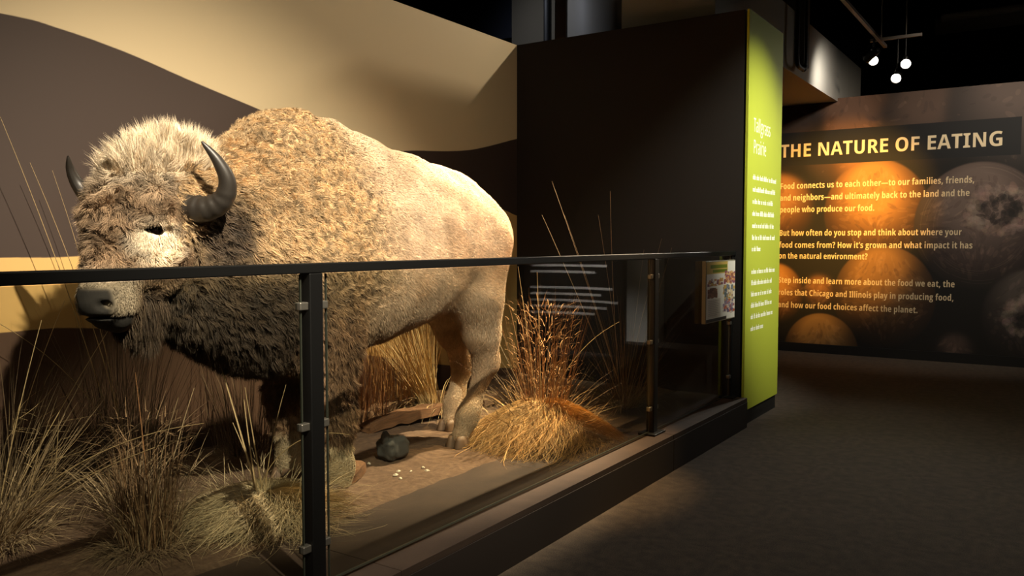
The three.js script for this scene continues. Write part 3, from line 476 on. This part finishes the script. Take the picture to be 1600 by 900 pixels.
clump('row of russet upright grass by the wall under the belly', -3.68, -3.72, 37, [['grass_stems', 330, 0.24, 0.0, 0.16, 0.0, 0.2, 0.28, 0.55, 0.004, RUST], ['grass_blades', 200, 0.24, 0.2, 1.0, 0.4, 1.8, 0.1, 0.3, 0.003, DARK]]);
clump('row of amber grass by the wall between belly and hind legs', -3.68, -4.22, 41, [['grass_stems', 300, 0.2, 0.0, 0.25, 0.0, 0.3, 0.35, 0.75, 0.004, [0.36, 0.2, 0.07]]]);
clump('bright broken straw clump just left of the hind legs', -3.42, -4.28, 38, [
  ['straw_stems', 260, 0.1, 0.0, 0.6, -0.2, 0.4, 0.45, 0.85, 0.006, [0.5, 0.36, 0.17], LF - 1.2, LF + 0.9], ['curled_blades', 150, 0.1, 0.1, 0.9, 1.0, 3.2, 0.25, 0.5, 0.006, [0.5, 0.37, 0.19]], ['grass_blades', 160, 0.16, 0.3, 1.4, 0.2, 2.0, 0.12, 0.3, 0.004, [0.24, 0.15, 0.08]]],
  [[LF, 0.55, 0.25, 0.62, 0.006], [LF + 0.3, 0.85, 0.2, 0.5, 0.005]]);
clump('large golden grass mound with tall russet stems right of the hind legs', -2.46, -4.04, 39, [
  ['russet_stems', 190, 0.1, 0.0, 0.3, -0.05, 0.2, 0.45, 0.98, 0.0038, [0.3, 0.14, 0.05]], ['seed_heads', 700, 0.2, 0.0, 1.2, 0.1, 2.2, 0.03, 0.10, 0.0042, [0.4, 0.21, 0.08], 0, 6.283, 0.2, 0.8], ['loose_blades', 420, 0.3, 0.5, 1.5, -0.3, 1.2, 0.08, 0.3, 0.0034, [0.52, 0.31, 0.115], 0, 6.283, 0.02, 0.18], ['grass_blades', 500, 0.3, 0.8, 1.5, 0.1, 0.8, 0.12, 0.35, 0.003, TAN], ['grass_stems', 120, 0.1, 0.2, 0.9, 0.0, 0.9, 0.4, 0.75, 0.003, [0.2, 0.13, 0.07]]],
  [[LF, 0.1, 0.05, 1.02, 0.0035], [LF, 0.02, 0.02, 0.98, 0.004], [LF, 0.38, 0.1, 0.75, 0.004, TAN], [RT, 0.06, 1.1, 0.85, 0.004], [LF - 0.3, 0.3, 0.2, 0.85, 0.0025, TAN], [RT, 0.95, 0.4, 0.5, 0.003, TAN]], undefined, [5200, 0.5, 0.25, [0.52, 0.31, 0.115], 0.0044]);
clump('sparse grass clump with long leaning stalks near the far railing post', -2.5, -5.2, 42, [
  ['grass_stems', 90, 0.1, 0.05, 0.5, 0.0, 0.5, 0.4, 0.9, 0.0035, [0.22, 0.14, 0.07]], ['grass_blades', 240, 0.1, 0.2, 1.1, 0.6, 2.2, 0.2, 0.5, 0.0035, [0.22, 0.16, 0.09]]],
  [[LF, 0.3, 0.05, 1.65, 0.0032, TAN], [LF, 0.38, 0.05, 1.45, 0.0032, TAN], [LF + 0.2, 0.28, 0.08, 1.4, 0.003, TAN], [LF, 0.08, -0.06, 1.5, 0.003, TAN], [LF, 0.12, 0.05, 1.35, 0.0025, TAN], [RT, 0.2, 0.05, 1.2, 0.0025, TAN], [RT, 0.26, 0.02, 1.15, 0.0022, TAN], [RT, 0.1, 0.02, 1.1, 0.002, TAN]]);

// ------------------------------------------------------------------ ground pieces
function roughen(g, amp, f, seed) { const p = g.attributes.position, n = createNoise3D(rng(seed)); for (let i = 0; i < p.count; i++) { const x = p.getX(i), y = p.getY(i), z = p.getZ(i), k = 1 + amp * n(x * f, y * f, z * f); p.setXYZ(i, x * k, y * k, z * k); } g.computeVertexNormals(); return g; }
{
  const g = new THREE.SphereGeometry(1, 40, 28), q = g.attributes.position; for (let i = 0; i < q.count; i++) { const f = (v) => Math.sign(v) * Math.pow(Math.abs(v), 0.55); q.setXYZ(i, f(q.getX(i)) * 0.06, f(q.getY(i)) * 0.058, f(q.getZ(i)) * 0.082); } roughen(g, 0.10, 22, 3);
  const s = thing('dung_lump', 'dark grey rounded lump lying on the soil beside the front hooves', 'lump', [-2.86, soilHeight(-2.86, -3.2), -3.2]); part('lump', g, mat([0.055, 0.055, 0.052], 0.95), s, [0, 0.055, 0]);
  const e = new THREE.SphereGeometry(0.026, 12, 10); e.scale(0.8, 1.5, 0.9); part('lump_tip', roughen(e, 0.2, 40, 4), mat([0.055, 0.055, 0.052], 0.95), s, [0.0, 0.12, 0.06]);
}
const woodMap = noiseTexture(256, (u, v) => { const r = wrapNoise(u, v, 5) * 20 + noise2(u * 8, v * 160) * 22; return [106 + r, 82 + r * 0.8, 60 + r * 0.7]; }, 1);
function slab(name, label, x, z, len, wid, hgt, turn, seed, bend = 0, tone = 0xffffff) {
  const g = new THREE.BoxGeometry(wid, hgt, len, 5, 3, 30), p = g.attributes.position, n = createNoise3D(rng(seed));
  for (let i = 0; i < p.count; i++) { const a = p.getX(i), b = p.getY(i), c = p.getZ(i), t = c / len * 2; p.setXYZ(i, a * (1 - 0.25 * t * t) + 0.012 * n(a * 9, b * 9, c * 5), b * (1 - 0.35 * t * t) + 0.012 * n(a * 7, b * 7, c * 7) + bend * (1 - t * t), c + 0.01 * n(a * 12, b * 12, 3)); }
  g.computeVertexNormals(); const o = shade(new THREE.Mesh(g, mat(tone, 0.9, { map: woodMap }))); o.name = numbered(name); o.position.set(x, soilHeight(x, z) + hgt * 0.42, z); o.rotation.y = turn; o.userData = { label, category: 'wood' }; scene.add(o);
}
slab('driftwood', 'straight brown driftwood beam lying along the painted wall', -3.62, -4.15, 0.95, 0.10, 0.075, 0.04, 51);
slab('driftwood', 'arched brown driftwood piece in front of the straight beam', -3.36, -3.98, 0.85, 0.12, 0.06, -0.12, 52, 0.035, 0xe8d0b0);
slab('driftwood', 'brown driftwood beam half hidden behind the golden mound', -3.35, -4.95, 0.8, 0.1, 0.08, 0.15, 53);
slab('driftwood', 'flat tan driftwood chip between front hoof and grey lump', -2.84, -2.88, 0.26, 0.10, 0.05, 0.5, 54, 0.01, 0xf0d8b8);
{
  const r = rng(61), g0 = roughen(new THREE.IcosahedronGeometry(0.008, 1), 0.3, 90, 6), m = mat([0.6, 0.52, 0.4], 0.8);
  [[-2.70, -3.06], [-2.665, -3.0], [-2.655, -3.1], [-2.62, -2.98], [-2.66, -3.2], [-2.60, -3.16], [-2.93, -3.02], [-2.9, -3.06]].forEach(([x, z], i) => { const o = shade(new THREE.Mesh(g0, m)); o.name = numbered('pebble'); const s = 0.7 + r() * 0.7; o.scale.set(s * 1.2, s * 0.7, s); o.rotation.y = r() * 6; o.position.set(x, soilHeight(x, z) + 0.003, z); o.userData = { label: 'tiny pale pebble scattered on the soil near the dark grey lump', category: 'pebble', group: 'pale pebbles on the soil' }; scene.add(o); });
}

// ------------------------------------------------------------------ overhead: beam, column, ducts, pipes
struct('beam_soffit', box(0.8, 0.62, 5.6), mat(0xa9a49a, 0.85), [-2.68, 3.37, -9.1]);
struct('column', new THREE.CylinderGeometry(0.44, 0.44, 4.8, 40), mat(0x8c877d, 0.55), [-4.42, 2.4, -8.6]);
struct('bulkhead_beam', box(0.62, 1.6, 0.4), mat(0x6e6656, 0.85), [-5.45, 3.9, -8.9]);
struct('soffit_blue', box(2.3, 0.5, 0.2), M.blue, [-6.7, 4.25, -9.1]);
struct('bulkhead_panel', box(1.6, 1.6, 0.2), mat(0x67625c, 0.85), [-3.0, 3.95, -8.75]);
{
  const c = thing('conduit_pipe', 'black U shaped conduit pipe hanging in front of the grey beam', 'pipe', [-2.2, 3.1, -8.45]);
  part('pipe', tubeGeo([[0.0, 1.72, 0.06], [0.0, 0.7, 0.06], [0.0, 0.06, 0.06], [0.0, 0.012, 0.03], [0.0, 0.0, -0.04], [0.0, 0.0, -0.12], [0.0, 0.012, -0.2], [0.0, 0.06, -0.24], [0.0, 0.7, -0.24], [0.0, 1.72, -0.24]], 0.022, 80, 10), M.conduit, c);
  part('elbow', new THREE.TorusGeometry(0.05, 0.028, 8, 16, Math.PI / 2).rotateY(Math.PI / 2).rotateX(-Math.PI / 2), M.conduit, c, [0, 0.055, -0.19]);
}
{ const o = shade(new THREE.Mesh(rod([-4.88, 3.05, -8.1], [-4.88, 4.8, -8.1], 0.045, 12), M.conduit)); o.name = 'drop_pipe'; o.userData = { label: 'dark vertical pipe dropping beside the round column', category: 'pipe' }; scene.add(o); }
const pipeMat = mat(0x8a8078, 0.7);
[[[-1.4, 4.35, -12.5], [4.5, 4.35, -12.5], 0.05, 'dark ceiling pipe crossing above the printed wall, lowest one'], [[-2.2, 4.45, -11.0], [4.5, 4.45, -11.0], 0.04, 'thin dark ceiling pipe crossing above the three bright lamps'], [[-2.2, 4.5, -9.3], [4.5, 4.5, -9.3], 0.05, 'dark ceiling pipe crossing near the top edge'], [[-1.6, 4.5, -13.6], [4.5, 4.5, -13.6], 0.12, 'thick dark ceiling duct at the very back']].forEach(([a, b, rad, label]) => { const o = shade(new THREE.Mesh(rod(a, b, rad, 14), pipeMat)); o.name = numbered('ceiling_pipe'); o.userData = { label, category: 'pipe' }; scene.add(o); });
{ const t = thing('lighting_track', 'thin dark lighting track leading to the three bright lamps', 'track', [-1.66, 3.5, -8.7]); part('rail', box(0.035, 0.03, 2.5), pipeMat, t, [0, 0.015, 0]); for (const z of [-1.0, 0.9]) part('hanger', rod([0, 0.03, z], [0, 1.3, z], 0.006, 6), pipeMat, t); }

// ------------------------------------------------------------------ lamps
function lamp(at, to, color, cd, cone, pen, label, topY, glow, name = 'track_spotlight', rad = 0.045, aim = null) {
  const d = V(...to).sub(V(...at)).normalize(), g = thing(name, label, 'spotlight', at), q = new THREE.Quaternion().setFromUnitVectors(V(0, -1, 0), d);
  const can = new THREE.LatheGeometry([[0, 0.17], [rad * 0.7, 0.168], [rad * 0.9, 0.15], [rad + 0.006, 0.03], [rad + 0.008, -0.004], [rad + 0.003, -0.004], [rad, 0.01], [rad * 0.98, 0.02]].map(([a, b]) => new THREE.Vector2(a, b)), 28); can.applyQuaternion(q);
  part('housing', can, M.blackMetal, g);
  const disc = new THREE.CircleGeometry(rad * 0.97, 28); disc.rotateX(Math.PI / 2); disc.translate(0, 0.012, 0); disc.applyQuaternion(q);
  const e = mat(0x111111, 0.4); e.emissive.setRGB(...color); e.emissiveIntensity = glow; part('lamp_lens', disc, e, g, null, 'glowing lamp lens');
  const back = d.clone().multiplyScalar(-0.1); part('stem', rod([back.x, back.y, back.z], [back.x, topY - at[1], back.z], 0.008, 8), M.blackMetal, g); part('yoke', new THREE.SphereGeometry(0.028, 12, 10), M.blackMetal, g, [back.x, back.y + rad, back.z]);
  const s = new THREE.SpotLight(new THREE.Color().setRGB(...color), cd, 0, cone * Math.PI / 180, pen, 2); s.position.set(at[0] + d.x * 0.02, at[1] + d.y * 0.02, at[2] + d.z * 0.02); s.target.position.set(...to); s.castShadow = true; s.shadow.mapSize.set(2048, 2048); s.shadow.bias = -0.0004; s.shadow.radius = 1.6; scene.add(s, s.target);
}
for (const L of LAMPS) lamp(L.at, L.to, L.color, L.cd, L.cone, L.pen, L.label, 4.8, 6);
// the three lit lamps at the end of the track, turned towards the visitor
lamp([-1.70, 3.285, -9.5], [-0.9, 0.9, -3.0], [1, 0.93, 0.8], 9, 30, 0.8, 'bright lamp under the lighting track, leftmost of the three', 3.5, 30, 'hanging_lamp', 0.046);
lamp([-1.385, 3.215, -9.5], [-0.2, 0.9, -3.0], [1, 0.93, 0.8], 9, 30, 0.8, 'bright lamp under the lighting track, rightmost of the three', 3.5, 30, 'hanging_lamp', 0.046);
lamp([-1.475, 3.075, -9.5], [-1.4, 0.5, -5.0], [1, 0.93, 0.8], 9, 34, 0.8, 'bright lamp under the lighting track, lowest of the three', 3.5, 30, 'hanging_lamp', 0.046);
{ const t = thing('lighting_track', 'short dark cross bar of the lighting track over the lamps', 'track', [-1.5, 3.5, -9.58]); part('rail', box(0.5, 0.03, 0.035), pipeMat, t, [0, 0.015, 0]); part('hanger', rod([0.1, 0.03, 0], [0.1, 1.3, 0], 0.006, 6), pipeMat, t); }
// uplight grazing the grey beam, and a work light over the far hall
lamp([-1.76, 3.30, -9.45], [-2.28, 3.02, -9.75], [1, 0.93, 0.82], 2.6, 60, 1, 'bright lamp under the lighting track turned towards the grey beam', 3.5, 30, 'hanging_lamp', 0.04);
lamp([-5.3, 4.4, -7.2], [-4.9, 3.3, -8.9], [0.8, 0.85, 1], 2.2, 55, 1, 'dim cool lamp above the hall behind the dark partition', 4.8, 1);
lamp([1.6, 4.4, -5.4], [0.6, 0, -6.0], [1, 0.86, 0.68], 4.5, 50, 1, 'wide ceiling lamp lighting the aisle carpet', 4.8, 6);
// things beside the printed wall that the glass mirrors
struct('pillar', box(0.42, 3.1, 0.3), mat(0xe2ded4, 0.8), [0.72, 1.55, -10.5]);
{
  const p = thing('curved_text_panel', 'low dark curved panel with white lines of text mirrored in the glass', 'sign', [1.0, 0, -9.0]), R = 1.6;
  const arc = (r0, y0, y1, a0, a1) => new THREE.CylinderGeometry(r0, r0, y1 - y0, 40, 1, true, a0, a1 - a0).translate(0, (y0 + y1) / 2, R * 0.95);
  const body = new THREE.Shape(); body.absarc(0, 0, R + 0.03, Math.PI * 1.5 - 0.45, Math.PI * 1.5 + 0.45, false); body.absarc(0, 0, R, Math.PI * 1.5 + 0.45, Math.PI * 1.5 - 0.45, true);
  const bg = new THREE.ExtrudeGeometry(body, { depth: 1.22, bevelEnabled: false, curveSegments: 30 }); bg.rotateX(-Math.PI / 2); bg.scale(1, 1, -1); { const ix = bg.index; if (ix) for (let i = 0; i < ix.count; i += 3) { const t = ix.getX(i); ix.setX(i, ix.getX(i + 2)); ix.setX(i + 2, t); } } bg.computeVertexNormals(); bg.translate(0, 0, R * 0.95);
  part('panel', bg, mat(0x16130f, 0.6, { side: THREE.DoubleSide }), p);
  const lm = mat(0xf2efe6, 0.7, { side: THREE.DoubleSide });
  [1.14, 1.06, 0.98, 0.78, 0.70, 0.62, 0.54, 0.46].forEach((y, i) => part('text_line', arc(R - 0.004, y, y + 0.03, Math.PI - 0.40, Math.PI + 0.40 - (i * 37 % 5) * 0.06), lm, p));
}
lamp([1.0, 3.6, -7.2], [1.0, 0.9, -9.0], [1, 0.95, 0.88], 75, 15, 1, 'black track spotlight aimed at the low curved panel', 4.8, 6);
renderer.render(scene, camera);
